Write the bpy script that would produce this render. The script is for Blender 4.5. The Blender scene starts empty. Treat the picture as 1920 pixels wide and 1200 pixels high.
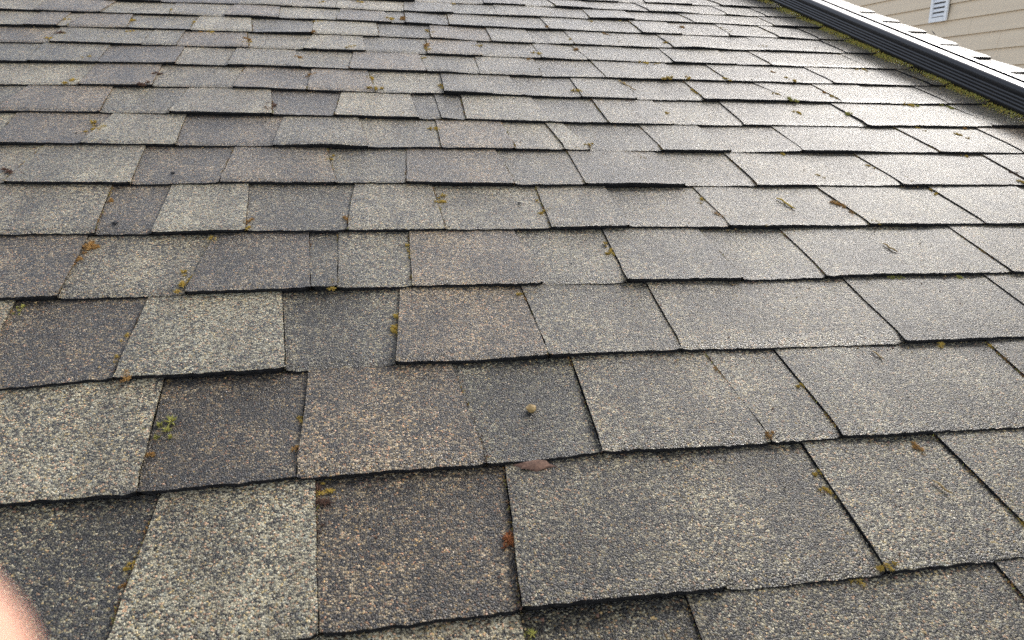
import bpy, bmesh, math, random
import numpy as np
from mathutils import Vector, Matrix, noise

# ------------------------------------------------------------------ frame of reference
# "roof frame": X along the eave (to the right), Y up the slope, Z out of the roof.  Metres.
PITCH = math.radians(18.0)
ROOF_H = 4.2                       # height of the roof point under the photographer
E = 0.143                          # shingle exposure
M = Matrix.Translation((0, 0, ROOF_H)) @ Matrix.Rotation(PITCH, 4, 'X')
def W(x, y, z): return M @ Vector((x, y, z))
scene = bpy.context.scene
COL = scene.collection

# ------------------------------------------------------------------ camera
CAM = Vector((0.0, -0.3178, 0.4366))
RIGHT = Vector((0.98158667, -0.17563385, 0.07510232))
DOWN = Vector((-0.03225267, -0.53991546, -0.8411011))
FWD = Vector((0.18827472, 0.82319138, -0.53563848))
cam_d = bpy.data.cameras.new('camera'); cam = bpy.data.objects.new('camera', cam_d); COL.objects.link(cam)
rot = Matrix((RIGHT, -DOWN, -FWD)).transposed()
cam.matrix_world = M @ (Matrix.Translation(CAM) @ rot.to_4x4())
cam_d.sensor_width = 36.0
cam_d.lens = 36.0 * 1465.5 / 1920.0
cam_d.clip_start = 0.004; cam_d.clip_end = 2000.0
cam_d.dof.use_dof = True
cam_d.dof.focus_distance = 1.1
cam_d.dof.aperture_fstop = cam_d.lens / 1.35      # a 1.35 mm pupil, as in a phone
scene.camera = cam

# ------------------------------------------------------------------ sky and sun
SUN_ROOF = Vector((.629, .698, .342)).normalized()   # towards the sun: low over the slope, ahead and to the right
SUN = (M.to_3x3() @ SUN_ROOF).normalized()
el = math.asin(SUN.z); az = math.atan2(SUN.x, SUN.y)
world = bpy.data.worlds.new('World'); scene.world = world; world.use_nodes = True
wn = world.node_tree.nodes; bg = wn['Background']
sky = wn.new('ShaderNodeTexSky'); sky.sky_type = 'NISHITA'; sky.sun_disc = False
sky.sun_elevation = el; sky.sun_rotation = az; sky.altitude = 50; sky.air_density = 0.8; sky.dust_density = 2.5; sky.ozone_density = 1.0
hz = wn.new('ShaderNodeHueSaturation'); hz.inputs['Saturation'].default_value = 0.48      # thin high cloud: a whitish sky
world.node_tree.links.new(sky.outputs[0], hz.inputs['Color']); world.node_tree.links.new(hz.outputs[0], bg.inputs[0]); bg.inputs[1].default_value = 0.15
sun_d = bpy.data.lights.new('sun', 'SUN'); sun_d.energy = 0.85; sun_d.angle = math.radians(10); sun_d.color = (1.0, 0.97, 0.93)
sun = bpy.data.objects.new('sun', sun_d); COL.objects.link(sun); sun.location = (5, 8, 14)
sun.rotation_euler = SUN.to_track_quat('Z', 'Y').to_euler()
vs = scene.view_settings
vs.view_transform = 'Standard'; vs.look = 'None'; vs.gamma = 1.0; vs.use_curve_mapping = False
vs.exposure = 1.35
scene.render.engine = 'CYCLES'
scene.cycles.use_denoising = False                 # the roof is all fine grain: keep it
scene.cycles.max_bounces = 6

# ------------------------------------------------------------------ material helpers
def mat(name):
    m = bpy.data.materials.new(name); m.use_nodes = True
    return m, m.node_tree.nodes, m.node_tree.links, m.node_tree.nodes['Principled BSDF']
def ramp(nodes, stops, interp='LINEAR'):
    r = nodes.new('ShaderNodeValToRGB'); cr = r.color_ramp; cr.interpolation = interp
    while len(cr.elements) < len(stops): cr.elements.new(0.5)
    for e, (p, c) in zip(cr.elements, stops): e.position = p; e.color = (*c, 1)
    return r
def mathn(nodes, links, op, a, b=None, clamp=False):
    n = nodes.new('ShaderNodeMath'); n.operation = op; n.use_clamp = clamp
    for i, v in enumerate((a, b)):
        if v is None: continue
        if isinstance(v, (int, float)): n.inputs[i].default_value = v
        else: links.new(v, n.inputs[i])
    return n.outputs[0]
def mixc(nodes, links, fac, a, b, mode='MIX'):
    n = nodes.new('ShaderNodeMix'); n.data_type = 'RGBA'; n.blend_type = mode
    for s, v in ((n.inputs[0], fac), (n.inputs[6], a), (n.inputs[7], b)):
        if isinstance(v, (int, float)): s.default_value = v
        elif isinstance(v, tuple): s.default_value = (*v, 1)
        else: links.new(v, s)
    return n.outputs[2]

def granule_material():
    m, N, K, P = mat('granules')
    geo = N.new('ShaderNodeNewGeometry'); oi = N.new('ShaderNodeObjectInfo')
    sep = N.new('ShaderNodeSeparateColor'); K.new(oi.outputs['Color'], sep.inputs[0])
    tone, brown, seed = sep.outputs[0], sep.outputs[1], sep.outputs[2]
    # granules: irregular cells about 2 mm across
    wob = N.new('ShaderNodeTexNoise'); wob.inputs['Scale'].default_value = 650; wob.inputs['Detail'].default_value = 1
    K.new(geo.outputs['Position'], wob.inputs['Vector'])
    vm = N.new('ShaderNodeVectorMath'); vm.operation = 'MULTIPLY_ADD'
    K.new(wob.outputs['Color'], vm.inputs[0]); vm.inputs[1].default_value = (0.0011,) * 3; K.new(geo.outputs['Position'], vm.inputs[2])
    vo = N.new('ShaderNodeTexVoronoi'); vo.inputs['Scale'].default_value = 700; vo.inputs['Randomness'].default_value = 1
    K.new(vm.outputs[0], vo.inputs['Vector'])
    vs_ = N.new('ShaderNodeSeparateColor'); K.new(vo.outputs['Color'], vs_.inputs[0])
    # patches a hand wide where the granule blend drifts, and finer bald / dirty mottling
    big = N.new('ShaderNodeTexNoise'); big.inputs['Scale'].default_value = 13; big.inputs['Detail'].default_value = 3
    K.new(geo.outputs['Position'], big.inputs['Vector'])
    mid = N.new('ShaderNodeTexNoise'); mid.inputs['Scale'].default_value = 95; mid.inputs['Detail'].default_value = 2
    K.new(geo.outputs['Position'], mid.inputs['Vector'])
    s = mathn(N, K, 'ADD', vs_.outputs[0], mathn(N, K, 'MULTIPLY', mathn(N, K, 'SUBTRACT', tone, 0.5), 0.9))
    s = mathn(N, K, 'ADD', s, mathn(N, K, 'MULTIPLY', mathn(N, K, 'SUBTRACT', big.outputs['Fac'], 0.5), 0.55))
    s = mathn(N, K, 'ADD', s, mathn(N, K, 'MULTIPLY', mathn(N, K, 'SUBTRACT', mid.outputs['Fac'], 0.5), 0.45))
    cr = ramp(N, [(0.0, (.008, .0075, .007)), (0.30, (.024, .022, .017)), (0.50, (.062, .056, .041)),
                  (0.66, (.165, .143, .086)), (0.80, (.36, .312, .185)), (1.0, (.56, .50, .335))])
    K.new(s, cr.inputs[0])
    # a few granules are rust red, ochre or slate blue
    tint = ramp(N, [(0.0, (1.25, .86, .72)), (0.10, (1.0, 1.0, 1.0)), (0.80, (1.0, 1.0, 1.0)), (0.84, (1.24, 1.03, .66)), (0.92, (.88, .98, 1.12))], 'CONSTANT')
    K.new(vs_.outputs[1], tint.inputs[0])
    c = mixc(N, K, 1.0, cr.outputs[0], tint.outputs[0], 'MULTIPLY')
    mp = N.new('ShaderNodeMapping'); mp.inputs['Scale'].default_value = (16, 3.2, 3.2); K.new(geo.outputs['Position'], mp.inputs[0])
    st = N.new('ShaderNodeTexNoise'); st.inputs['Scale'].default_value = 1; st.inputs['Detail'].default_value = 5; st.inputs['Roughness'].default_value = .65
    K.new(mp.outputs[0], st.inputs['Vector'])
    sr = ramp(N, [(0.36, (.62, .60, .58)), (0.54, (1, 1, 1)), (0.72, (1.12, 1.10, 1.04))]); K.new(st.outputs['Fac'], sr.inputs[0])
    c = mixc(N, K, 1.0, c, sr.outputs[0], 'MULTIPLY')
    c = mixc(N, K, brown, c, mixc(N, K, 1.0, c, (1.10, .92, .83), 'MULTIPLY'))
    K.new(c, P.inputs['Base Color'])
    K.new(mathn(N, K, 'MULTIPLY_ADD', vs_.outputs[2], 0.26), P.inputs['Roughness'])
    rn = P.inputs['Roughness'].links[0].from_node; rn.inputs[2].default_value = 0.26
    P.inputs['Specular IOR Level'].default_value = 0.5
    # relief: domed granules, with some standing proud
    h = mathn(N, K, 'SUBTRACT', 1.0, mathn(N, K, 'MULTIPLY', vo.outputs['Distance'], 1.3))
    h = mathn(N, K, 'MULTIPLY', h, mathn(N, K, 'MULTIPLY_ADD', vs_.outputs[2], 0.7))
    h.node.inputs[1].links[0].from_node.inputs[2].default_value = 0.5
    bp = N.new('ShaderNodeBump'); bp.inputs['Strength'].default_value = 1.0; bp.inputs['Distance'].default_value = 0.0025
    K.new(h, bp.inputs['Height']); K.new(bp.outputs[0], P.inputs['Normal'])
    return m

def asphalt_material():
    m, N, K, P = mat('asphalt_edge')
    geo = N.new('ShaderNodeNewGeometry')
    no = N.new('ShaderNodeTexNoise'); no.inputs['Scale'].default_value = 600; no.inputs['Detail'].default_value = 3
    K.new(geo.outputs['Position'], no.inputs['Vector'])
    cr = ramp(N, [(0.3, (.006, .006, .007)), (0.62, (.013, .013, .014)), (0.80, (.10, .09, .08))]); K.new(no.outputs['Fac'], cr.inputs[0])
    K.new(cr.outputs[0], P.inputs['Base Color']); P.inputs['Roughness'].default_value = 0.75
    P.inputs['Specular IOR Level'].default_value = 0.25
    bp = N.new('ShaderNodeBump'); bp.inputs['Distance'].default_value = 0.002; K.new(no.outputs['Fac'], bp.inputs['Height']); K.new(bp.outputs[0], P.inputs['Normal'])
    return m

def noisy(name, c0, c1, scale, rough, bump=0.0, detail=4, spec=0.5, stretch=None):
    m, N, K, P = mat(name)
    tc = N.new('ShaderNodeTexCoord'); no = N.new('ShaderNodeTexNoise')
    no.inputs['Scale'].default_value = scale; no.inputs['Detail'].default_value = detail
    if stretch:
        mp = N.new('ShaderNodeMapping'); mp.inputs['Scale'].default_value = stretch
        K.new(tc.outputs['Object'], mp.inputs[0]); K.new(mp.outputs[0], no.inputs['Vector'])
    else: K.new(tc.outputs['Object'], no.inputs['Vector'])
    cr = ramp(N, [(0.3, c0), (0.7, c1)]); K.new(no.outputs['Fac'], cr.inputs[0]); K.new(cr.outputs[0], P.inputs['Base Color'])
    P.inputs['Roughness'].default_value = rough; P.inputs['Specular IOR Level'].default_value = spec
    if bump:
        bp = N.new('ShaderNodeBump'); bp.inputs['Distance'].default_value = bump; K.new(no.outputs['Fac'], bp.inputs['Height']); K.new(bp.outputs[0], P.inputs['Normal'])
    return m

MAT_GRAN = granule_material(); MAT_ASPH = asphalt_material()
MAT_DECK = noisy('roof_underlay', (.018, .018, .019), (.03, .03, .03), 60, .9)
MAT_SIDING = noisy('painted_siding', (.66, .545, .40), (.70, .585, .43), 3.0, .62, bump=.0008, stretch=(1, .25, 9))
MAT_WALL = noisy('wall_paint', (.46, .40, .31), (.50, .44, .34), 4, .7)
MAT_VENT = noisy('white_vent_plastic', (.74, .75, .77), (.80, .81, .82), 14, .4)
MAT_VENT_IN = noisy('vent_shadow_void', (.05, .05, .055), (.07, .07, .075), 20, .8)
MAT_TRIM = noisy('trim_paint', (.30, .27, .22), (.34, .30, .25), 6, .6)
MAT_PIPE = noisy('black_downspout_enamel', (.012, .012, .014), (.022, .021, .022), 9, .30, bump=.0004, stretch=(1, .3, 1))
MAT_GROUND = noisy('pale_gravel', (.34, .31, .26), (.44, .40, .34), 2.2, .95, bump=.03, detail=8)
MAT_SKIN = noisy('skin', (.62, .33, .23), (.70, .40, .29), 60, .5, bump=.0002)
MAT_SKIN.node_tree.nodes['Principled BSDF'].inputs['Subsurface Weight'].default_value = 0.15
MAT_SKIN.node_tree.nodes['Principled BSDF'].inputs['Subsurface Radius'].default_value = (.006, .002, .001)
MAT_SLEEVE = noisy('dark_sleeve_cloth', (.03, .035, .05), (.05, .055, .075), 200, .9, bump=.001)
MOSS = {'y': noisy('moss_yellow', (.26, .17, .025), (.60, .42, .08), 300, .9),
        'g': noisy('moss_green', (.18, .17, .03), (.46, .43, .10), 300, .9),
        'o': noisy('moss_orange', (.20, .10, .03), (.46, .26, .07), 300, .9),
        'r': noisy('moss_rust', (.16, .05, .015), (.42, .15, .045), 300, .9),
        'b': noisy('moss_brown', (.07, .035, .022), (.17, .09, .055), 300, .9)}
MAT_NEEDLE = noisy('dry_needle', (.24, .15, .05), (.38, .26, .10), 90, .7)

# ------------------------------------------------------------------ object helpers
def tag(o, label=None, cat=None, group=None, kind=None):
    for k, v in (('label', label), ('category', cat), ('group', group), ('kind', kind)):
        if v: o[k] = v
    return o
def empty(name, mw):
    o = bpy.data.objects.new(name, None); COL.objects.link(o); o.matrix_world = mw; o.empty_display_size = .1
    return o
def link_local(name, me, parent=None, local=None):
    """local: matrix in the parent's frame (or world when there is no parent)"""
    o = bpy.data.objects.new(name, me); COL.objects.link(o)
    if parent is not None: o.parent = parent
    if local is not None: o.matrix_local = local
    return o
def mesh(name, verts, faces, mats, idx=None, smooth=False):
    me = bpy.data.meshes.new(name); me.from_pydata(verts, [], faces); me.validate()
    for m in mats: me.materials.append(m)
    if idx is not None and len(idx) == len(me.polygons): me.polygons.foreach_set('material_index', idx)
    if smooth: me.polygons.foreach_set('use_smooth', [True] * len(me.polygons))
    me.update(); return me
def box_mesh(name, x0, x1, y0, y1, z0, z1, m, bevel=0.0):
    bm = bmesh.new(); bmesh.ops.create_cube(bm, size=1)
    for v in bm.verts: v.co = ((x0 + x1) / 2 + v.co.x * (x1 - x0), (y0 + y1) / 2 + v.co.y * (y1 - y0), (z0 + z1) / 2 + v.co.z * (z1 - z0))
    if bevel: bmesh.ops.bevel(bm, geom=bm.edges[:], offset=bevel, segments=2, affect='EDGES', clamp_overlap=True)
    me = bpy.data.meshes.new(name); bm.to_mesh(me); bm.free(); me.materials.append(m); return me
T = lambda x, y, z: Matrix.Translation((x, y, z))

# ------------------------------------------------------------------ the ground
g = link_local('ground', mesh('ground', [(-600, -600, 0), (600, -600, 0), (600, 600, 0), (-600, 600, 0)], [(0, 1, 2, 3)], [MAT_GROUND]))
tag(g, kind='structure')

# ------------------------------------------------------------------ the house under the roof
RAKE = 1.70; LEFT = -2.3; EAVE = -9 * E; RIDGE = 24 * E
house = empty('house', M)
tag(house, 'house whose weathered grey-brown shingle roof fills most of the picture', 'house')
roof = link_local('roof', box_mesh('roof', LEFT, RAKE - .012, EAVE + .01, RIDGE, -.035, -.012, MAT_DECK), house, Matrix.Identity(4))
link_local('rake_board', box_mesh('rake_board', RAKE - .045, RAKE - .018, EAVE, RIDGE, -.22, -.036, MAT_TRIM, .003), house, Matrix.Identity(4))
link_local('drip_edge', box_mesh('drip_edge', RAKE - .060, RAKE - .006, EAVE, RIDGE, -.0118, -.0095, MAT_PIPE), house, Matrix.Identity(4))
MI = M.inverted()
def wpart(name, x0, x1, y0, y1, z0, z1, m):      # a part given upright in world metres
    return link_local(name, box_mesh(name, x0, x1, y0, y1, z0, z1, m), house, MI)
wpart('wall', LEFT + .2, RAKE - .35, -.9, 7.0, 0.0, ROOF_H - .62, MAT_WALL)
ridge_w = W(0, RIDGE, -.012)
back_me = mesh('back_slope', [(LEFT, ridge_w.y, ridge_w.z), (RAKE, ridge_w.y, ridge_w.z), (RAKE, ridge_w.y + 3.6, ridge_w.z - 1.17), (LEFT, ridge_w.y + 3.6, ridge_w.z - 1.17),
               (LEFT, ridge_w.y, ridge_w.z - .03), (RAKE, ridge_w.y, ridge_w.z - .03), (RAKE, ridge_w.y + 3.6, ridge_w.z - 1.2), (LEFT, ridge_w.y + 3.6, ridge_w.z - 1.2)],
               [(0, 1, 2, 3), (7, 6, 5, 4), (0, 4, 5, 1), (1, 5, 6, 2), (2, 6, 7, 3), (3, 7, 4, 0)], [MAT_DECK])
link_local('back_slope', back_me, house, MI)

# ------------------------------------------------------------------ shingles
COURSES = {
 -1: ([],[(0.096,0.094,'L'),(0.213,0.205,'R'),(0.461,0.455,'R')],'TDGG'),
 0: ([(-0.019,-0.8),(0.044,1.8),(0.091,1.8),(0.18,2.9),(0.274,2.6),(0.372,2.5),(0.485,4.5)],[(-0.152,-0.159,'R'),(-0.04,-0.033,'L'),(0.11,0.097,'R'),(0.241,0.244,'L'),(0.376,0.368,'R'),(0.509,0.509,'R')],'DTBGgGG'),
 1: ([(-0.258,-6.1),(-0.173,-6.0),(-0.083,-2.7),(0.028,1.0),(0.116,-0.1),(0.195,3.9),(0.343,2.9),(0.424,4.1),(0.507,2.4),(0.601,0.8)],[(-0.175,-0.168,'L'),(-0.05,-0.054,'R'),(0.083,0.096,'L'),(0.201,0.194,'R'),(0.343,0.348,'R'),(0.419,0.417,'R'),(0.673,0.656,'R')],'TBbdGGgG'),
 2: ([(-0.304,-10.4),(-0.204,-4.5),(-0.096,-2.3),(0.031,1.0),(0.142,1.8),(0.275,5.3),(0.412,2.6),(0.573,0.9),(0.721,1.6)],[(-0.34,-0.33,'L'),(-0.216,-0.217,'R'),(-0.083,-0.07,'L'),(0.042,0.03,'R'),(0.177,0.179,'R'),(0.327,0.319,'R'),(0.581,0.573,'R')],'TBTDbGGg'),
 3: ([(-0.353,-4.1),(-0.235,-3.9),(-0.109,-0.4),(0.025,2.2),(0.167,2.6),(0.319,1.8),(0.48,-1.6),(0.654,1.3),(0.838,-1.0)],[(-0.309,-0.301,'L'),(-0.169,-0.181,'R'),(-0.06,-0.053,'L'),(-0.025,-0.025,'R'),(0.061,0.055,'R'),(0.195,0.204,'L'),(0.313,0.304,'R'),(0.446,0.449,'L'),(0.565,0.559,'R'),(0.829,0.821,'R')],'btBDGbGGGGG'),
 4: ([(-0.401,-2.6),(-0.265,-3.2),(-0.122,-1.0),(0.03,-1.6),(0.192,-0.7),(0.365,0.2),(0.547,-4.6),(0.745,-2.9),(0.955,-2.9)],[(-0.317,-0.302,'L'),(-0.243,-0.24,'R'),(-0.145,-0.134,'L'),(-0.004,-0.015,'R'),(0.103,0.107,'L'),(0.253,0.244,'R'),(0.356,0.351,'L'),(0.494,0.493,'R'),(0.699,0.705,'R'),(0.896,0.892,'R')],'tBTGttGGGHG'),
 5: ([(-0.45,3.6),(-0.296,0.5),(-0.136,5.5),(0.036,5.1),(0.218,-2.1),(0.41,-5.8),(0.616,-5.7),(0.838,-3.4),(1.076,-0.9)],[(-0.44,-0.446,'R'),(-0.304,-0.294,'L'),(-0.179,-0.183,'R'),(-0.045,-0.029,'L'),(0.077,0.067,'R'),(0.216,0.223,'L'),(0.334,0.327,'R'),(0.483,0.483,'L'),(0.606,0.599,'R'),(0.849,0.851,'R'),(1.108,1.091,'R')],'TTBbGbGGGGGG'),
 6: ([(-0.497,2.8),(-0.328,4.6),(-0.148,2.0),(0.042,0.5),(0.244,-0.0),(0.458,-3.1),(0.686,-3.8),(0.932,-1.9),(1.197,1.4)],[(-0.52,-0.505,'R'),(-0.38,-0.392,'R'),(-0.27,-0.262,'L'),(-0.117,-0.124,'R'),(0.005,0.018,'L'),(0.135,0.131,'R'),(0.249,0.249,'L'),(0.328,0.331,'R'),(0.359,0.374,'L'),(0.5,0.498,'R'),(0.611,0.621,'L'),(0.76,0.752,'R'),(1.022,1.022,'R')],'TbTBGtbTTDGGGG'),
 7: ([(-0.543,2.3),(-0.359,6.4),(-0.161,5.3),(0.048,1.3),(0.268,-7.3),(0.501,-12.0),(0.753,-9.5),(1.025,-2.0),(1.32,6.0)],[(-0.546,-0.553,'R'),(-0.414,-0.401,'L'),(-0.289,-0.297,'R'),(-0.148,-0.136,'L'),(-0.024,-0.034,'R'),(0.101,0.107,'L'),(0.146,0.145,'R'),(0.196,0.188,'R'),(0.331,0.337,'L'),(0.451,0.443,'R'),(0.575,0.568,'L'),(0.717,0.705,'R'),(0.966,0.965,'R'),(1.249,1.248,'R')],'GbtTBTDDtGGGGGG'),
 8: ([(-0.589,-1.3),(-0.389,8.0),(-0.174,8.1),(0.054,-0.2),(0.295,-0.5),(0.55,-7.8),(0.825,-3.0),(1.121,2.1),(1.368,10.5)],[(-0.475,-0.469,'R'),(-0.36,-0.35,'L'),(-0.207,-0.215,'R'),(-0.082,-0.085,'R'),(0.027,0.038,'L'),(0.172,0.165,'R'),(0.313,0.321,'L'),(0.442,0.432,'R'),(0.551,0.545,'L'),(0.695,0.686,'R'),(0.857,0.876,'R'),(0.999,0.996,'R'),(1.114,1.107,'L'),(1.258,1.253,'R')],'TbtbbTGGGGGGGGG'),
 9: ([(-0.636,-3.4),(-0.42,8.1),(-0.188,12.9),(0.06,8.0),(0.32,-5.2),(0.596,-6.9),(0.893,-4.5),(1.213,0.1)],[(-0.605,-0.592,'R'),(-0.483,-0.473,'L'),(-0.342,-0.336,'L'),(-0.238,-0.241,'R'),(-0.12,-0.103,'L'),(0.001,-0.009,'R'),(0.14,0.145,'L'),(0.263,0.253,'R'),(0.393,0.383,'L'),(0.526,0.521,'R'),(0.702,0.705,'L'),(0.804,0.798,'R'),(1.057,1.057,'R'),(1.306,1.306,'R')],'GGBTttbGGGGGGGG'),
 10: ([(-0.682,-5.6),(-0.45,5.8),(-0.2,9.1),(0.065,8.1),(0.346,-2.4),(0.643,-8.8),(0.963,-3.5),(1.306,-0.3)],[(-0.612,-0.595,'R'),(-0.425,-0.426,'R'),(-0.362,-0.358,'L'),(-0.233,-0.215,'L'),(-0.09,-0.104,'R'),(0.022,0.027,'L'),(0.169,0.159,'R'),(0.285,0.28,'L'),(0.418,0.413,'R'),(0.516,0.521,'R'),(0.737,0.725,'R'),(0.891,0.883,'L'),(0.976,0.972,'R'),(1.235,1.228,'R')],'btGbtTDbGGGGGGG'),
 11: ([(-0.726,-13.3),(-0.479,-1.0),(-0.212,2.1),(0.071,7.9),(0.37,-7.2),(0.689,-9.8),(1.032,-4.1),(1.323,3.1)],[(-0.69,-0.683,'R'),(-0.629,-0.619,'L'),(-0.598,-0.6,'R'),(-0.498,-0.481,'L'),(-0.354,-0.352,'R'),(-0.237,-0.22,'L'),(-0.089,-0.091,'R'),(0.058,0.059,'L'),(0.188,0.179,'R'),(0.329,0.322,'R'),(0.43,0.426,'L'),(0.532,0.524,'R'),(0.782,0.777,'R'),(1.041,1.03,'R'),(1.26,1.256,'R')],'TbTbtTGTDbGGGGGG'),
 12: ([(-0.774,-12.3),(-0.509,-2.0),(-0.226,8.9),(0.077,5.7),(0.397,-3.9),(0.738,-1.7),(1.107,6.9),(1.361,2.0)],[(-0.713,-0.706,'R'),(-0.565,-0.568,'L'),(-0.428,-0.42,'R'),(-0.291,-0.298,'R'),(-0.179,-0.174,'L'),(-0.028,-0.038,'R'),(0.082,0.095,'L'),(0.135,0.129,'R'),(0.247,0.238,'R'),(0.499,0.495,'R'),(0.755,0.745,'R'),(0.867,0.859,'L'),(1.012,0.997,'R'),(1.145,1.141,'R')],'TbTtbTbDDGGGGGG'),
 13: ([(-0.428,-6.3),(-0.239,11.7),(0.082,2.8),(0.423,0.1),(0.79,14.7),(1.178,12.0),(1.362,5.5)],[(-0.037,-0.041,'R'),(0.142,0.134,'R'),(0.277,0.264,'L'),(0.394,0.383,'R'),(0.655,0.644,'R'),(0.782,0.775,'L'),(0.947,0.952,'R'),(1.206,1.198,'R')],'tTGGGGGGG'),
 14: ([(0.139,-7.5),(0.45,8.7),(0.832,-1.3),(1.242,0.1),(1.363,4.0)],[(0.577,0.579,'R'),(0.683,0.687,'L'),(0.855,0.862,'R'),(1.112,1.108,'R')],'GGGGG'),
 15: ([(0.74,-17.8),(0.875,-12.3),(1.31,-1.6)],[(1.132,1.15,'R')],'GG'),
}
TUFTS = [(-0.625,1.629,'y',1.0),(-0.486,1.643,'y',1.0),(-0.421,1.758,'y',1.2),(-0.353,1.651,'y',1.0),(-0.309,1.57,'y',1.0),(-0.329,1.567,'o',0.7),(-0.596,1.504,'b',1.3),(-0.589,1.501,'y',1.0),(-0.602,1.454,'y',1.0),(-0.472,1.548,'y',0.8),(-0.224,1.505,'o',1.2),(-0.224,1.477,'y',1.0),(-0.495,1.323,'y',1.1),(-0.484,1.168,'y',1.2),(-0.354,1.227,'b',1.3),(-0.366,1.156,'b',1.5),(-0.387,0.933,'y',1.6),(-0.39,0.924,'y',1.0),(-0.075,1.933,'y',1.0),(0.022,1.955,'y',1.2),(0.277,1.996,'y',1.2),(0.092,1.76,'y',1.2),(0.132,1.767,'o',1.6),(-0.084,1.705,'y',1.4),(-0.085,1.585,'o',1.3),(0.183,1.633,'y',1.4),(0.164,1.502,'o',1.7),(0.163,1.464,'y',1.2),(0.277,1.518,'y',1.2),(-0.008,1.46,'y',1.3),(-0.112,1.373,'o',1.2),(0.142,1.395,'y',0.9),(-0.08,1.251,'o',1.2),(0.03,1.239,'y',1.1),(0.035,1.162,'y',1.7),(0.167,1.183,'y',1.4),(-0.142,1.061,'b',1.0),(-0.143,1.041,'b',1.5),(0.129,0.948,'y',1.1),(-0.04,0.814,'y',1.1),(0.539,1.901,'y',0.9),(0.637,1.84,'y',1.1),(0.494,1.734,'o',1.2),(0.726,1.869,'y',0.7),(0.639,1.693,'o',1.2),(0.892,1.807,'o',1.2),(1.008,1.794,'y',1.2),(1.009,1.757,'y',1.2),(0.525,1.609,'y',1.3),(0.65,1.605,'o',0.7),(0.78,1.613,'y',1.5),(0.899,1.641,'y',0.8),(1.031,1.604,'y',1.5),(0.519,1.515,'o',1.4),(0.409,1.458,'y',1.3),(0.385,1.414,'o',1.2),(0.65,1.417,'y',1.5),(0.678,1.411,'y',1.3),(0.657,1.282,'y',1.4),(0.708,1.29,'y',1.2),(0.799,1.294,'y',1.2),(0.548,1.252,'y',1.0),(0.432,1.176,'y',1.3),(0.689,1.207,'y',1.2),(0.688,1.171,'y',1.1),(0.576,1.053,'y',0.9),(0.374,0.877,'y',1.1),(0.454,0.824,'y',1.1),(0.53,1.135,'b',1.2),(0.521,1.134,'b',1.0),(0.946,1.364,'o',1.1),(0.958,1.296,'y',1.2),(1.187,1.608,'o',0.7),(1.191,1.425,'y',1.0),(1.217,1.423,'y',1.2),(0.865,1.187,'y',1.2),(0.88,1.145,'g',1.5),(0.996,1.216,'o',0.8),(0.994,1.182,'y',1.0),(1.15,1.144,'y',1.4),(1.164,1.145,'g',1.4),(0.854,1.071,'y',1.2),(0.962,1.068,'g',1.6),(1.242,1.136,'g',1.2),(1.072,0.996,'y',1.2),(1.183,1.001,'o',1.0),(1.135,0.956,'y',1.3),(0.709,0.851,'y',1.2),(1.066,0.849,'y',1.0),(-0.301,0.54,'o',1.6),(-0.296,0.541,'o',1.0),(-0.169,0.555,'y',1.0),(-0.182,0.46,'y',1.2),(-0.185,0.443,'y',1.2),(-0.135,0.593,'o',1.3),(-0.135,0.58,'y',0.9),(-0.336,0.411,'g',1.0),(-0.307,0.664,'o',0.9),(-0.308,0.598,'o',0.9),(-0.306,0.511,'o',1.0),(-0.306,0.496,'o',0.9),(0.107,0.663,'y',1.2),(-0.014,0.597,'o',1.2),(-0.029,0.44,'y',1.2),(0.058,0.514,'y',1.1),(0.057,0.503,'y',0.8),(0.036,0.371,'y',1.0),(0.04,0.681,'y',0.5),(0.245,0.62,'y',1.1),(0.248,0.65,'y',0.7),(0.489,0.659,'y',1.1),(0.491,0.6,'o',1.2),(0.489,0.615,'o',0.9),(0.305,0.513,'y',1.0),(0.305,0.5,'y',0.8),(0.178,0.412,'y',1.0),(0.179,0.401,'o',0.9),(0.546,0.573,'y',1.0),(0.723,0.748,'y',1.0),(0.842,0.795,'y',0.8),(0.697,0.638,'o',1.2),(0.7,0.61,'o',1.0),(0.716,0.577,'y',1.0),(0.652,0.428,'g',1.3),(0.643,0.427,'g',1.1),(0.661,0.427,'g',1.0),(0.741,0.425,'g',1.0),(0.872,0.727,'y',1.0),(1.099,0.758,'b',1.4),(1.078,0.723,'y',1.0),(0.889,0.686,'y',0.8),(-0.22,0.351,'y',0.9),(-0.22,0.314,'y',0.9),(-0.206,0.282,'o',1.0),(-0.168,0.213,'g',2.0),(-0.181,0.273,'y',0.6),(-0.167,0.18,'o',0.6),(0.033,0.349,'y',1.0),(0.032,0.342,'y',0.9),(-0.051,0.216,'y',0.8),(-0.052,0.209,'y',0.8),(-0.056,0.176,'o',1.0),(-0.034,0.132,'y',1.2),(-0.037,0.123,'b',1.2),(-0.037,0.091,'b',0.8),(0.342,0.254,'o',0.7),(0.416,0.224,'y',1.0),(0.61,0.286,'y',1.2),(0.674,0.273,'y',1.2),(0.672,0.245,'o',1.2),(0.348,0.155,'o',1.0),(0.372,0.108,'y',1.0),(0.482,0.13,'o',1.0),(0.1,0.062,'r',1.5),(0.1,0.057,'r',1.2),(0.369,0.007,'y',1.1),(0.343,-0.001,'y',0.9),(0.512,0.042,'y',1.4),(0.51,0.036,'y',1.2),(0.366,0.087,'y',0.8),(0.37,0.081,'y',0.7),(0.094,-0.016,'g',1.0),(-0.158,0.075,'y',0.7),(-0.157,0.068,'y',0.6),(-0.158,0.053,'o',0.6),(0.103,0.076,'y',0.5),(0.101,0.043,'y',0.6)]
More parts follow.
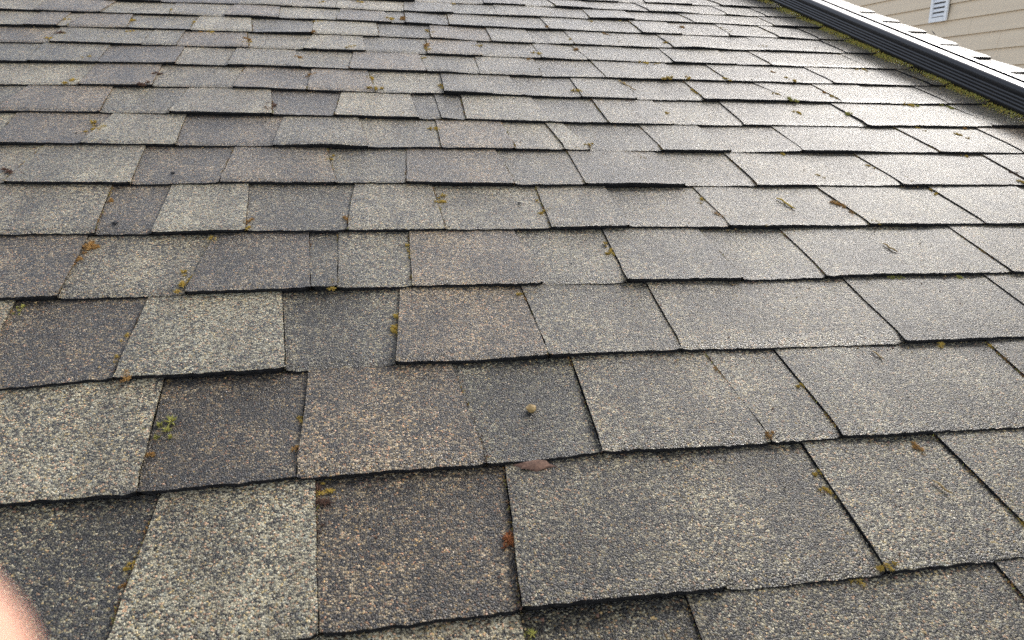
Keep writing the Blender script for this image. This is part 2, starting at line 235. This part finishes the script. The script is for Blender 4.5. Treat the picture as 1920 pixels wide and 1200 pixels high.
# tone: share of light granules, brownness
TONE = {'T': (.72, .08), 't': (.56, .18), 'B': (.35, .75), 'b': (.46, .80), 'G': (.46, .12), 'g': (.42, .12), 'D': (.37, .12), 'd': (.42, .1), 'H': (.50, .05)}
RAISE = 0.0021; SAW = 0.0051; ZOFF = -0.0058

def course_y(k, x):
    dev = COURSES[k][0] if k in COURSES else []
    if not dev: d = 0.0
    elif x <= dev[0][0]: d = dev[0][1]
    elif x >= dev[-1][0]: d = dev[-1][1]
    else:
        for (xa, da), (xb, db) in zip(dev, dev[1:]):
            if xa <= x <= xb: d = da + (db - da) * (x - xa) / (xb - xa); break
    return k * E + d * .001
def nz(x, y, s=0.0): return noise.noise(Vector((x, y, s)))

def tab_geometry(k, xlt, xlb, xrt, xrb, zl, zr, sd, fine=True):
    """one exposed shingle tab of course k, in roof coordinates"""
    rnd = random.Random(sd)
    droop = rnd.uniform(.0006, .0034); lift = rnd.uniform(-.0004, .0016) if rnd.random() < .8 else rnd.uniform(.002, .0042); tilt = rnd.uniform(-.0008, .0008); fr = rnd.uniform(-.0009, .0009)
    w = xrb - xlb
    nx = max(4, int(w / (.0045 if fine else .03)))
    ts = [0.0, .010, .03, .07, .15, .32, .6, 1.0, 1.18] if fine else [0.0, .1, .6, 1.15]
    V = []; F = []; I = []
    rows = []
    for t in ts:
        row = []
        for i in range(nx + 1):
            s = i / nx
            xl = xlb + (xlt - xlb) * min(t, 1.0); xr = xrb + (xrt - xrb) * min(t, 1.0)
            x = xl + (xr - xl) * s
            if i in (0, nx) and fine: x += .0009 * nz(t * 40, sd * .37, i) + .0011 * nz(t * 9, sd * .7, i + 5)
            y0 = course_y(k, x); y1 = course_y(k + 1, x)
            y = y0 + (y1 - y0) * t
            if t == 0.0:
                y += fr + .0017 * nz(x * 330, sd * .11, 3) + .0013 * nz(x * 45, sd * .2, 9)
                c = min(s, 1 - s) * w
                if c < .007: y += .0035 * (1 - c / .007) ** 2
            z = SAW * (1 - t) + zl + (zr - zl) * (3 * s * s - 2 * s * s * s)
            z += .0007 * nz(x * 14, y * 14, sd * .01) + lift * (1 - t) * (.5 + nz(x * 9, sd * .3, 2)) + tilt * (s - .5)
            d = max(0.0, 1 - t / .16); z -= droop * d * d
            if t > 1.0: z -= .004
            row.append(len(V)); V.append((x, y, z + ZOFF))
        rows.append(row)
    for a, b in zip(rows, rows[1:]):
        for i in range(nx): F.append((a[i], a[i + 1], b[i + 1], b[i])); I.append(0)
    # front edge: top lamination, small set-back, lower lamination
    def skirt(loop, steps, mi=1):
        prev = loop
        for dx, dy, dz in steps:
            cur = []
            for v in prev:
                x, y, z = V[v]; cur.append(len(V)); V.append((x + dx, y + dy + (.0005 * nz(x * 300, z * 900, sd) if fine else 0), z + dz))
            for i in range(len(prev) - 1): F.append((prev[i + 1], prev[i], cur[i], cur[i + 1])); I.append(mi)
            prev = cur
    skirt(rows[0], [(0, -.0003, -.0030), (0, .0016, -.0004), (0, .0002, -.0032), (0, .002, -.0034)])
    skirt([r[0] for r in rows][::-1], [(0.0004, 0, -.0042), (.001, 0, -.005)])
    skirt([r[-1] for r in rows], [(-.0004, 0, -.0042), (-.001, 0, -.005)], 0)  # right side edge takes the lighter granules: its sunlit look put into the colour
    return V, F, I

def project(x, y, z=0):
    d = Vector((x, y, z)) - CAM
    return (960 + 1465.5 * d.dot(RIGHT) / d.dot(FWD), 600 + 1465.5 * d.dot(DOWN) / d.dot(FWD)) if d.dot(FWD) > .02 else (9e9, 9e9)

def seen(k, xa, xb):                       # does this tab stand in the picture? decides single piece or joined field
    pts = [project(xa + (xb - xa) * s, (k + t) * E) for s in (0, .25, .5, .75, 1) for t in (0, .5, 1)]
    return any(-25 < u < 1945 and -20 < v < 1225 for u, v in pts)

rng = random.Random(7)
field_V, field_F, field_I = [], [], []
n_tab = 0
for k in range(-9, 24):
    joints = list(COURSES[k][1]) if k in COURSES else []
    tones = COURSES[k][2] if k in COURSES else ''
    rake = RAKE + rng.uniform(-.008, .012)
    if not joints:
        joints = [(-.1, -.1, 'R')]; tones = 'GG'
    # carry the course on to the left and right with the same make of tooth
    lt = rng.choice('RL') if joints[0][2] == 'L' else 'L'
    while joints[0][0] > LEFT + .25:
        wd = rng.uniform(.09, .21); a = joints[0][0] - wd; ty = 'R' if joints[0][2] == 'L' else 'L'
        f = .007 if ty == 'R' else -.007
        joints.insert(0, (a, a - f, ty)); tones = rng.choice('TtBbGDt') + tones
    while joints[-1][0] < rake - .16:
        wd = rng.uniform(.10, .20); a = joints[-1][0] + wd; ty = 'R' if (joints[-1][2] == 'L' or rng.random() < .6) else 'L'
        if a > rake - .05: break
        f = .007 if ty == 'R' else -.007
        joints.append((a, a - f, ty)); tones = tones + rng.choice('GGGtb')
    edges = [(LEFT, LEFT, 'R')] + joints + [(rake, rake, 'L')]
    for j, ((xlt, xlb, lt), (xrt, xrb, rt)) in enumerate(zip(edges, edges[1:])):
        zl = RAISE if lt == 'R' else 0.0
        zr = RAISE if rt == 'L' else 0.0004
        if rt == 'L' and j == len(edges) - 2: zr = zl
        n_tab += 1
        sd = n_tab * 17 + k * 3
        vis = seen(k, xlb, xrb)
        g0 = .0003 if vis else 0
        V, F, I = tab_geometry(k, xlt + g0, xlb + g0, xrt - g0, xrb - g0, zl, zr, sd, vis)
        if vis:
            ox, oy = (xlb + xrb) / 2, (k + .5) * E
            me = mesh('shingle', [(x - ox, y - oy, z) for x, y, z in V], F, [MAT_GRAN, MAT_ASPH], I)
            o = link_local('shingle', me, roof, T(ox, oy, 0))
            tn = TONE[tones[j]]; r2 = random.Random(sd)
            o.color = (tn[0] + r2.uniform(-.04, .04), min(1, max(0, tn[1] + r2.uniform(-.1, .1))), r2.random(), 1)
        else:
            b = len(field_V); field_V += V; field_F += [tuple(i + b for i in f) for f in F]; field_I += I
fo = link_local('shingle_field', mesh('shingle_field', field_V, field_F, [MAT_GRAN, MAT_ASPH], field_I), roof, Matrix.Identity(4))
fo.color = (.45, .2, .5, 1); tag(fo, kind='stuff')

def surf(x, y):                            # height of the shingle surface, roughly
    k = math.floor(y / E)
    for kk in (k + 1, k, k - 1):
        if course_y(kk, x) <= y: k = kk; break
    t = (y - course_y(k, x)) / E
    return SAW * (1 - t) + RAISE * .6 + ZOFF, k

# ------------------------------------------------------------------ the black downspout lying down the slope
def downspout():
    x0, x1, z0, z1 = 1.350, 1.424, .0035, .0565
    prof = []
    def corner(cx, cz, r, a0):
        for i in range(5): a = math.radians(a0 + 22.5 * i); prof.append((cx + r * math.cos(a), cz + r * math.sin(a)))
    def ribs(xa, za, xb, zb, n, d, nxn, nzn):
        for i in range(n):
            for f, dd in ((.15, 0), (.35, d), (.65, d), (.85, 0)):
                s = (i + f) / n; prof.append((xa + (xb - xa) * s + nxn * dd, za + (zb - za) * s + nzn * dd))
    r = .009
    corner(x1 - r, z0 + r, r, -90)
    ribs(x1, z0 + r + .004, x1, z1 - r - .004, 4, -.0014, 1, 0)
    corner(x1 - r, z1 - r, r, 0)
    ribs(x1 - r - .006, z1, x0 + r + .02, z1, 2, -.0007, 0, 1)
    corner(x0 + r, z1 - r, r, 90)
    ribs(x0, z1 - r - .006, x0, z0 + r + .002, 4, .0008, 1, 0)
    corner(x0 + r, z0 + r, r, 180)
    ys = np.linspace(-.55, 3.1, 25)
    V = []; F = []; n = len(prof)
    cx, cz = (x0 + x1) / 2, (z0 + z1) / 2
    for y in ys:
        wob = .0012 * math.sin(y * 2.1 + .4)
        for x, z in prof: V.append((x + wob - cx, y - 1.2, z + .0006 * math.sin(y * 3.3) - z0))
    for a in range(len(ys) - 1):
        for i in range(n):
            j = (i + 1) % n; F.append((a * n + i, a * n + j, (a + 1) * n + j, (a + 1) * n + i))
    me = mesh('downspout', V, F, [MAT_PIPE], smooth=True)
    return me, cx, z0
me, cx, z0 = downspout()
ds = link_local('downspout', me, None, M @ T(cx, 1.2, z0))
tag(ds, 'long black ribbed metal downspout lying down the slope near the roof edge', 'downspout')
sm = link_local('lock_seam', box_mesh('lock_seam', -.0012, .0012, -1.7, 1.9, -.0004, .0022, MAT_PIPE, .0005), ds, T(.004, 0, .0565 - z0 - .0002))
link_local('lock_seam', box_mesh('lock_seam', -.0008, .0008, -1.7, 1.9, -.0004, .0016, MAT_PIPE, .0004), ds, T(.0095, 0, .0565 - z0 - .0002))

# ------------------------------------------------------------------ the neighbouring house
camw = M @ CAM
NX = 6.0
nb = empty('neighbor_house', Matrix.Translation((NX, 8.0, 0)))
tag(nb, 'tan lap-sided house wall beyond the roof edge with a white vent', 'house')
ny0, ny1 = 2.0, 16.0; ntop = camw.z + 2.6
nwall = link_local('wall', box_mesh('wall', .02, 7.0, ny0 - 8, ny1 - 8, 0, ntop, MAT_WALL), nb, Matrix.Identity(4))
EXPB = .1605
first = camw.z + .52 - 24 * EXPB
rows_ = int((ntop - first) / EXPB)
butts = {24: (camw.y + 6.80, camw.y + 4.6), 25: (camw.y + 6.81,), 26: (camw.y + 7.21,)}
rb = random.Random(3)
low_V, low_F = [], []
for r in range(rows_):
    zb = first + r * EXPB
    if zb < .1: continue
    ends = butts.get(r, (camw.y + rb.uniform(3, 4.5), camw.y + rb.uniform(9, 12)))
    ys = sorted([ny0] + list(ends) + [ny1])
    for ya, yb in zip(ys, ys[1:]):
        x_out, x_in = -.010, .012
        V = [(x_out, ya + .0012 - 8, zb), (x_out, yb - .0012 - 8, zb), (x_in, yb - .0012 - 8, zb + EXPB + .012), (x_in, ya + .0012 - 8, zb + EXPB + .012),
             (x_out + .012, ya + .0012 - 8, zb), (x_out + .012, yb - .0012 - 8, zb), (x_in + .007, yb - .0012 - 8, zb + EXPB + .012), (x_in + .007, ya + .0012 - 8, zb + EXPB + .012)]
        F = [(1, 0, 3, 2), (0, 1, 5, 4), (4, 7, 3, 0), (1, 2, 6, 5), (3, 7, 6, 2), (4, 5, 6, 7)]
        if 22 <= r <= 32:
            link_local('siding_board', mesh('siding_board', V, F, [MAT_SIDING]), nwall, Matrix.Identity(4))
        else:
            b = len(low_V); low_V += V; low_F += [tuple(i + b for i in f) for f in F]
tag(link_local('siding_field', mesh('siding_field', low_V, low_F, [MAT_SIDING]), nwall, Matrix.Identity(4)), kind='stuff')
# vent: frame, dark throat, louvre slats
vy0, vy1 = camw.y + 7.525 - 8, camw.y + 7.785 - 8; vz0 = camw.z + 1.000; vh = .52
vent = link_local('vent', box_mesh('vent', -.016, -.006, vy0 + .03, vy1 - .03, vz0 + .03, vz0 + vh - .03, MAT_VENT_IN), nb, Matrix.Identity(4))
tag(vent, label='white louvred vent on the tan siding')
def vp(name, y0, y1, z0, z1, xa=-.036, xb=-.0165):
    return link_local(name, box_mesh(name, xa, xb, y0, y1, z0, z1, MAT_VENT, .003), vent, Matrix.Identity(4))
vp('frame_side', vy0, vy0 + .042, vz0, vz0 + vh); vp('frame_side', vy1 - .042, vy1, vz0, vz0 + vh)
vp('frame_rail', vy0 + .0425, vy1 - .0425, vz0, vz0 + .045); vp('frame_rail', vy0 + .0425, vy1 - .0425, vz0 + vh - .045, vz0 + vh)
ns = 9
for i in range(ns):
    z = vz0 + .050 + i * (vh - .10) / ns
    V = [(-.034, vy0 + .043, z + .006), (-.034, vy1 - .043, z + .006), (-.019, vy1 - .043, z + .036), (-.019, vy0 + .043, z + .036)]
    V += [(x + .002, y, zz - .004) for x, y, zz in V]
    F = [(1, 0, 3, 2), (4, 5, 6, 7), (0, 1, 5, 4), (2, 3, 7, 6), (0, 4, 7, 3), (1, 2, 6, 5)]
    link_local('vent_slat', mesh('vent_slat', V, F, [MAT_VENT]), vent, Matrix.Identity(4))
rv = [(-.45, ny0 - 8.3, ntop - .02), (-.45, ny1 - 7.7, ntop - .02), (3.5, ny1 - 7.7, ntop + 1.0), (3.5, ny0 - 8.3, ntop + 1.0), (7.4, ny1 - 7.7, ntop - .02), (7.4, ny0 - 8.3, ntop - .02)]
rv += [(x, y, z + .12) for x, y, z in rv]
link_local('roof', mesh('roof', rv, [(0, 1, 2, 3), (3, 2, 4, 5), (9, 8, 7, 6), (11, 10, 8, 9), (0, 6, 7, 1), (4, 10, 11, 5), (0, 3, 9, 6), (3, 5, 11, 9), (1, 7, 8, 2), (2, 8, 10, 4)], [MAT_DECK]), nb, Matrix.Identity(4))

# ------------------------------------------------------------------ moss, needles and litter
def tuft_mesh(name, m, seed, n=190):
    r = random.Random(seed); V = []; F = []
    # a low ragged cushion of short leafy shoots
    lobes = [(r.gauss(0, .0026), r.gauss(0, .0038), r.uniform(.0014, .0032)) for _ in range(6)]
    for i in range(n):
        lx, ly, lr = r.choice(lobes)
        a = r.uniform(0, 6.283); b = math.acos(r.uniform(0.05, 1)); d = Vector((math.sin(b) * math.cos(a), math.sin(b) * math.sin(a), math.cos(b) * .9))
        base = Vector((lx, ly, 0)) + d * lr * .35; tip = Vector((lx, ly, 0)) + d * lr * r.uniform(.95, 1.5)
        s = d.orthogonal().normalized(); q = d.cross(s); wd = lr * r.uniform(.10, .19)
        k = len(V); V += [base + s * wd, base - s * wd * .5 + q * wd * .8, base - s * wd * .5 - q * wd * .8, tip]
        F += [(k, k + 1, k + 3), (k + 1, k + 2, k + 3), (k + 2, k, k + 3)]
    return mesh(name, [tuple(v) for v in V], F, [m])
TM = {c: [tuft_mesh('moss_tuft', m, 31 * i + ord(c)) for i in range(4)] for c, m in MOSS.items()}
CN = {'y': 'yellow', 'g': 'green', 'o': 'orange', 'r': 'rust red', 'b': 'dark brown'}
ORD = 'first second third fourth fifth sixth seventh eighth ninth tenth eleventh twelfth thirteenth fourteenth fifteenth sixteenth seventeenth eighteenth'.split()
by_course = {}
for t in TUFTS: by_course.setdefault(surf(t[0], t[1])[1], []).append(t)
rt = random.Random(5)
for k, ts_ in sorted(by_course.items()):
    for i, (x, y, c, s) in enumerate(sorted(ts_)):
        z = surf(x, y)[0]
        sc = s * rt.uniform(.85, 1.1) * (1.05 + .45 * min(1, max(0, y / 1.2)))
        o = link_local('moss_tuft', rt.choice(TM[c]), None, M @ T(x, y, z - .0012) @ Matrix.Rotation(rt.uniform(-.5, .5), 4, 'Z') @ Matrix.Diagonal((sc * rt.uniform(.7, 1.2), sc * rt.uniform(.8, 1.3), sc * .9, 1)))
        tag(o, f'{CN[c]} moss tuft, {ORD[i]} from left among tufts on {ORD[k + 1]} shingle course from bottom', 'moss tuft', 'moss tufts in the shingle joints')
# the moss bank along the foot of the downspout
rm = random.Random(11); V = []; F = []; I = []
for i in range(9000):
    y = rm.uniform(.55, 2.55)
    dens = .5 + .9 * nz(y * 5, 1.3) + .5 * nz(y * 17, 4.1)
    if rm.random() > .25 + dens: continue
    wid = .016 + .016 * max(0, nz(y * 4, 7.7)) + .012 * max(0, nz(y * 13, 2.2))
    u = abs(rm.gauss(0, .55)); x = 1.353 - min(u, 2.2) * wid
    z = surf(x, y)[0] + max(0, 1 - u) * .006
    hgt = rm.uniform(.003, .0065) * max(.5, 1 - u * .35); w = rm.uniform(.0007, .0015)
    a = rm.uniform(0, 6.283); lean = Vector((rm.gauss(0, .5), rm.gauss(0, .5), 1)).normalized() * hgt
    s = Vector((math.cos(a), math.sin(a), 0)) * w; q = Vector((-math.sin(a), math.cos(a), 0)) * w
    b = Vector((x, y - 1.5, z)); k = len(V)
    V += [b + s, b - s * .5 + q * .8, b - s * .5 - q * .8, b + lean]; F += [(k, k + 1, k + 3), (k + 1, k + 2, k + 3), (k + 2, k, k + 3)]
    I += [0 if rm.random() < .72 else 1] * 3
mo = link_local('moss_bank', mesh('moss_bank', [tuple(v) for v in V], F, [MOSS['g'], MOSS['y']], I), None, M @ T(0, 1.5, 0))
tag(mo, 'ragged green moss growing along the foot of the black downspout', 'moss', kind='stuff')

# thin moss and dirt packed into the joints, and loose grit
SEAMS = []
for k in range(-1, 16):
    for xt, xb, ty in COURSES[k][1]: SEAMS.append((k, xt, xb, ty))
V = []; F = []; I = []
for k, xt, xb, ty in SEAMS:
    if rm.random() < (.25 if ty == 'R' else .55): continue
    ph = rm.uniform(0, 99)
    for i in range(230):
        t = rm.random()
        if nz(t * 6, ph) + .35 * nz(t * 19, ph + 3) < rm.uniform(-.05, .35): continue
        x = xb + (xt - xb) * t + rm.gauss(-.0006 if ty == 'R' else .0008, .0008); y = course_y(k, x) + (course_y(k + 1, x) - course_y(k, x)) * t
        z = SAW * (1 - t) + ZOFF + .0003
        hgt = rm.uniform(.0010, .0030); w = rm.uniform(.0004, .0008); a = rm.uniform(0, 6.283)
        lean = Vector((rm.gauss(0, .5), rm.gauss(0, .5), 1)).normalized() * hgt
        s = Vector((math.cos(a), math.sin(a), 0)) * w; q = Vector((-math.sin(a), math.cos(a), 0)) * w
        b = Vector((x, y - .6, z)); n_ = len(V)
        V += [b + s, b - s * .5 + q * .8, b - s * .5 - q * .8, b + lean]; F += [(n_, n_ + 1, n_ + 3), (n_ + 1, n_ + 2, n_ + 3), (n_ + 2, n_, n_ + 3)]
        I += [0 if rm.random() < .5 else rm.choice((1, 2))] * 3
so = link_local('seam_moss', mesh('seam_moss', [tuple(v) for v in V], F, [MOSS['b'], MOSS['o'], MOSS['g']], I), None, M @ T(0, .6, 0))
tag(so, 'thin brown and olive moss packed along the joints between shingles', 'moss', kind='stuff')
V = []; F = []; I = []
for i in range(1500):
    y = rm.uniform(-.1, 2.2); x = rm.uniform(-.35 - y * .25, .6 + y * .42)
    if rm.random() < .6: y = course_y(max(-1, min(15, round(y / E))), x) - abs(rm.gauss(0, .008)) - .001
    z, k_ = surf(x, y); r_ = rm.uniform(.0005, .0013)
    c_ = Vector((x, y - .6, z + r_ * .4)); n_ = len(V)
    for d in ((1, 1, 1), (-1, -1, 1), (-1, 1, -1), (1, -1, -1)): V.append(tuple(c_ + Vector((d[0] * rm.uniform(.5, 1.2), d[1] * rm.uniform(.5, 1.2), d[2] * rm.uniform(.3, .8))) * r_))
    F += [(n_, n_ + 1, n_ + 2), (n_, n_ + 3, n_ + 1), (n_, n_ + 2, n_ + 3), (n_ + 1, n_ + 3, n_ + 2)]; I += [rm.choice((0, 0, 1, 2))] * 4
gr = link_local('grit', mesh('grit', V, F, [MOSS['b'], MAT_NEEDLE, MAT_ASPH], I), None, M @ T(0, .6, 0))
tag(gr, 'loose grit and crumbs scattered over the shingles', 'grit', kind='stuff')

def needle(pts, rad, m, name, label, cat, group=None):
    V = []; F = []; n = 5
    o0 = Vector((*pts[0], 0))
    P3 = [Vector((x, y, surf(x, y)[0] + rad * 1.2 + .0012 * (i % 2))) for i, (x, y) in enumerate(pts)]
    for i, p in enumerate(P3):
        d = (P3[min(i + 1, len(P3) - 1)] - P3[max(i - 1, 0)]).normalized(); s = d.orthogonal().normalized(); q = d.cross(s)
        rr = rad * (.45 if i in (0, len(P3) - 1) else 1)
        for a in range(n): V.append(tuple(p - o0 + (s * math.cos(a * 6.283 / n) + q * math.sin(a * 6.283 / n)) * rr))
    for i in range(len(P3) - 1):
        for a in range(n): F.append((i * n + a, i * n + (a + 1) % n, (i + 1) * n + (a + 1) % n, (i + 1) * n + a))
    F += [tuple(range(n))[::-1], tuple(range((len(P3) - 1) * n, len(P3) * n))]
    o = link_local(name, mesh(name, V, F, [m], smooth=True), None, M @ T(*o0)); tag(o, label, cat, group); return o
def line(a, b, n=5, j=.0015, s=1):
    r = random.Random(s); return [(a[0] + (b[0] - a[0]) * i / (n - 1) + r.uniform(-j, j), a[1] + (b[1] - a[1]) * i / (n - 1)) for i in range(n)]
GN = 'dry needles lying on the shingles'
needle(line((.608, .662), (.615, .619), 6, .002, 1), .0013, MOSS['y'], 'dry_needle', 'yellow needle on the glossy fifth course right of centre', 'needle', GN)
needle(line((.688, .513), (.693, .487), 5, .001, 2), .0012, MAT_NEEDLE, 'dry_needle', 'tan needle on the fourth-row shingle at right', 'needle', GN)
needle(line((.466, .088), (.471, .070), 4, .001, 3), .0009, MAT_NEEDLE, 'dry_needle', 'short needle on the near shingle at lower right', 'needle', GN)
needle(line((.527, .276), (.529, .258), 4, .001, 4), .0008, MAT_NEEDLE, 'dry_needle', 'reddish needle just under a course edge at middle right', 'needle', GN)
needle(line((.543, 1.262), (.556, 1.184), 6, .002, 5), .0011, MAT_NEEDLE, 'dry_needle', 'long thin needle on an upper shingle near top centre', 'needle', GN)
needle([(1.722, 1.880), (1.716, 1.862), (1.708, 1.842)], .0016, MAT_ASPH, 'torn_shingle_strip', 'thin dark strip sticking out at the roof edge beside the siding', 'strip')

def chip(name, x, y, size, m, label, cat, seed, flat=.45, rot=0.0, sx=1.0):
    bm = bmesh.new(); bmesh.ops.create_icosphere(bm, subdivisions=2, radius=1)
    for v in bm.verts:
        n_ = 1 + .45 * noise.noise(v.co * 1.7 + Vector((seed, 0, 0))); v.co = Vector((v.co.x * n_ * sx, v.co.y * n_, v.co.z * n_ * flat)) * size
    me = bpy.data.meshes.new(name); bm.to_mesh(me); bm.free(); me.materials.append(m)
    o = link_local(name, me, None, M @ T(x, y, surf(x, y)[0] + size * flat * .5) @ Matrix.Rotation(rot, 4, 'Z')); tag(o, label, cat); return o
chip('bark_flake', .145, .209, .0042, MAT_NEEDLE, 'pale tan bark flake lying alone on a shingle near centre', 'flake', 3, .6, .6, 1.3)
chip('dirt_clot', .134, .1395, .0065, MOSS['b'], 'dark red-brown dirt clot wedged under a course edge below centre', 'dirt', 8, .35, 0, 2.3)
lo = link_local('leaf_litter', tuft_mesh('leaf_litter', MOSS['b'], 77, 150), None, M @ T(-.449, .757, surf(-.449, .757)[0]) @ Matrix.Rotation(-.7, 4, 'Z') @ Matrix.Diagonal((3.2, 1.5, 1.1, 1)))
tag(lo, 'dark brown crumpled leaf litter at the left picture edge', 'leaf')
for i, (x, y) in enumerate([(.007, .667), (.217, .650), (.274, .610), (-.247, .749), (-.285, .593)]):
    chip('tar_speck', x, y, .0026 if i < 3 else .0034, MAT_ASPH, ['black tar speck beside a moss tuft left of centre on fifth course', 'small black speck on tan shingle near centre', 'black speck right of the mossy joint near centre',
         'dark speck on a brown shingle at upper left', 'dark scuff crumb on a brown shingle at left'][i], 'speck', i, .3)

# ------------------------------------------------------------------ the photographer's hand, one finger at the edge of the lens
def hand():
    V = []; F = []
    def tube(pts, rads, n=14):
        P3 = [Vector(p) for p in pts]; R3 = list(rads)
        # round both ends
        d0 = (P3[0] - P3[1]).normalized(); d1 = (P3[-1] - P3[-2]).normalized()
        A = [(P3[0] + d0 * R3[0] * c, R3[0] * math.sqrt(max(0, 1 - c * c)) + 1e-5) for c in (.98, .85, .55)]
        Bq = [(P3[-1] + d1 * R3[-1] * c, R3[-1] * math.sqrt(max(0, 1 - c * c)) + 1e-5) for c in (.55, .85, .98)]
        mid = []
        for i in range(len(P3) - 1):
            for t in (0, .25, .5, .75):
                mid.append((P3[i].lerp(P3[i + 1], t), R3[i] + (R3[i + 1] - R3[i]) * t))
        mid.append((P3[-1], R3[-1]))
        S = A + mid + Bq; base = len(V); up0 = None
        for i, (p, r) in enumerate(S):
            d = (S[min(i + 1, len(S) - 1)][0] - S[max(i - 1, 0)][0]).normalized()
            s = (up0 - d * up0.dot(d)).normalized() if up0 is not None else d.orthogonal().normalized(); up0 = s; q = d.cross(s)
            for a in range(n): V.append(p + (s * math.cos(a * 6.283185 / n) + q * math.sin(a * 6.283185 / n)) * r)
        for i in range(len(S) - 1):
            for a in range(n): F.append((base + i * n + a, base + i * n + (a + 1) % n, base + (i + 1) * n + (a + 1) % n, base + (i + 1) * n + a))
        F.append(tuple(base + a for a in range(n))[::-1]); F.append(tuple(base + (len(S) - 1) * n + a for a in range(n)))
    # (right, down, forward) of the phone lens, metres
    wrist = (-.150, .092, -.080)
    tube([TIP, (-.0420, .0185, .0160), (-.064, .026, .001), (-.092, .036, -.034)], [.0080, .0086, .0095, .0115])          # index
    tube([(-.0345, .0385, .0150), (-.050, .042, .0120), (-.073, .048, -.003), (-.098, .054, -.038)], [.0080, .0088, .0098, .0118])
    tube([(-.0400, .0585, .0100), (-.056, .061, .0070), (-.078, .066, -.008), (-.103, .072, -.042)], [.0076, .0083, .0093, .0112])
    tube([(-.0520, .0765, .0020), (-.065, .079, -.0010), (-.084, .083, -.014), (-.109, .089, -.046)], [.0066, .0072, .0080, .0100])
    tube([(-.030, .034, -.040), (-.052, .040, -.052), (-.085, .058, -.066), (-.130, .084, -.078)], [.0085, .0100, .0125, .0150])   # thumb
    for a, b in (((-.092, .036, -.034), .0125), ((-.098, .054, -.038), .0130), ((-.103, .072, -.042), .0125), ((-.109, .089, -.046), .0110)):
        tube([a, ((a[0] + wrist[0]) / 2, (a[1] + wrist[1]) / 2, (a[2] + wrist[2]) / 2), wrist], [b, .0170, .0210])
    tube([wrist, (-.20, .140, -.115), (-.30, .235, -.185)], [.0230, .0270, .0360], 18)
    me = bpy.data.meshes.new('person'); me.from_pydata([tuple(v) for v in V], [], F); me.materials.append(MAT_SKIN)
    o = bpy.data.objects.new('tmp', me); COL.objects.link(o)
    rm_ = o.modifiers.new('r', 'REMESH'); rm_.mode = 'VOXEL'; rm_.voxel_size = .0018
    sm_ = o.modifiers.new('s', 'SMOOTH'); sm_.iterations = 6; sm_.factor = .5
    ev = o.evaluated_get(bpy.context.evaluated_depsgraph_get()); out = bpy.data.meshes.new_from_object(ev)
    bpy.data.objects.remove(o); out.name = 'person'
    if not out.materials: out.materials.append(MAT_SKIN)
    out.polygons.foreach_set('use_smooth', [True] * len(out.polygons))
    # sleeve
    a = Vector((-.225, .164, -.1325)); b = Vector((-.335, .268, -.2095)); ax = (b - a).normalized(); s = ax.orthogonal().normalized(); q = ax.cross(s)
    SV = []; SF = []; n = 24; m_ = 9
    for i in range(m_):
        t = i / (m_ - 1); c = a.lerp(b, t)
        for j in range(n):
            an = j * 6.283185 / n; r = .041 + .010 * t + .0022 * math.sin(an * 3 + i * 1.7) + .002 * math.sin(an * 5 - i)
            SV.append(tuple(c + (s * math.cos(an) + q * math.sin(an)) * r))
    for i in range(m_ - 1):
        for j in range(n): SF.append((i * n + j, i * n + (j + 1) % n, (i + 1) * n + (j + 1) % n, (i + 1) * n + j))
    SF.append(tuple((m_ - 1) * n + j for j in range(n)))
    return out, mesh('sleeve', SV, SF, [MAT_SLEEVE], smooth=True)
TIP = (-.0219, .0130, .0220)
hm, sl = hand()
LENS = M @ (Matrix.Translation(CAM) @ Matrix((RIGHT, DOWN, FWD)).transposed().to_4x4())
ho = link_local('person', hm, None, LENS)
tag(ho, 'bare hand with one blurred fingertip at the lower left corner', 'person')
link_local('sleeve', sl, ho, Matrix.Identity(4))
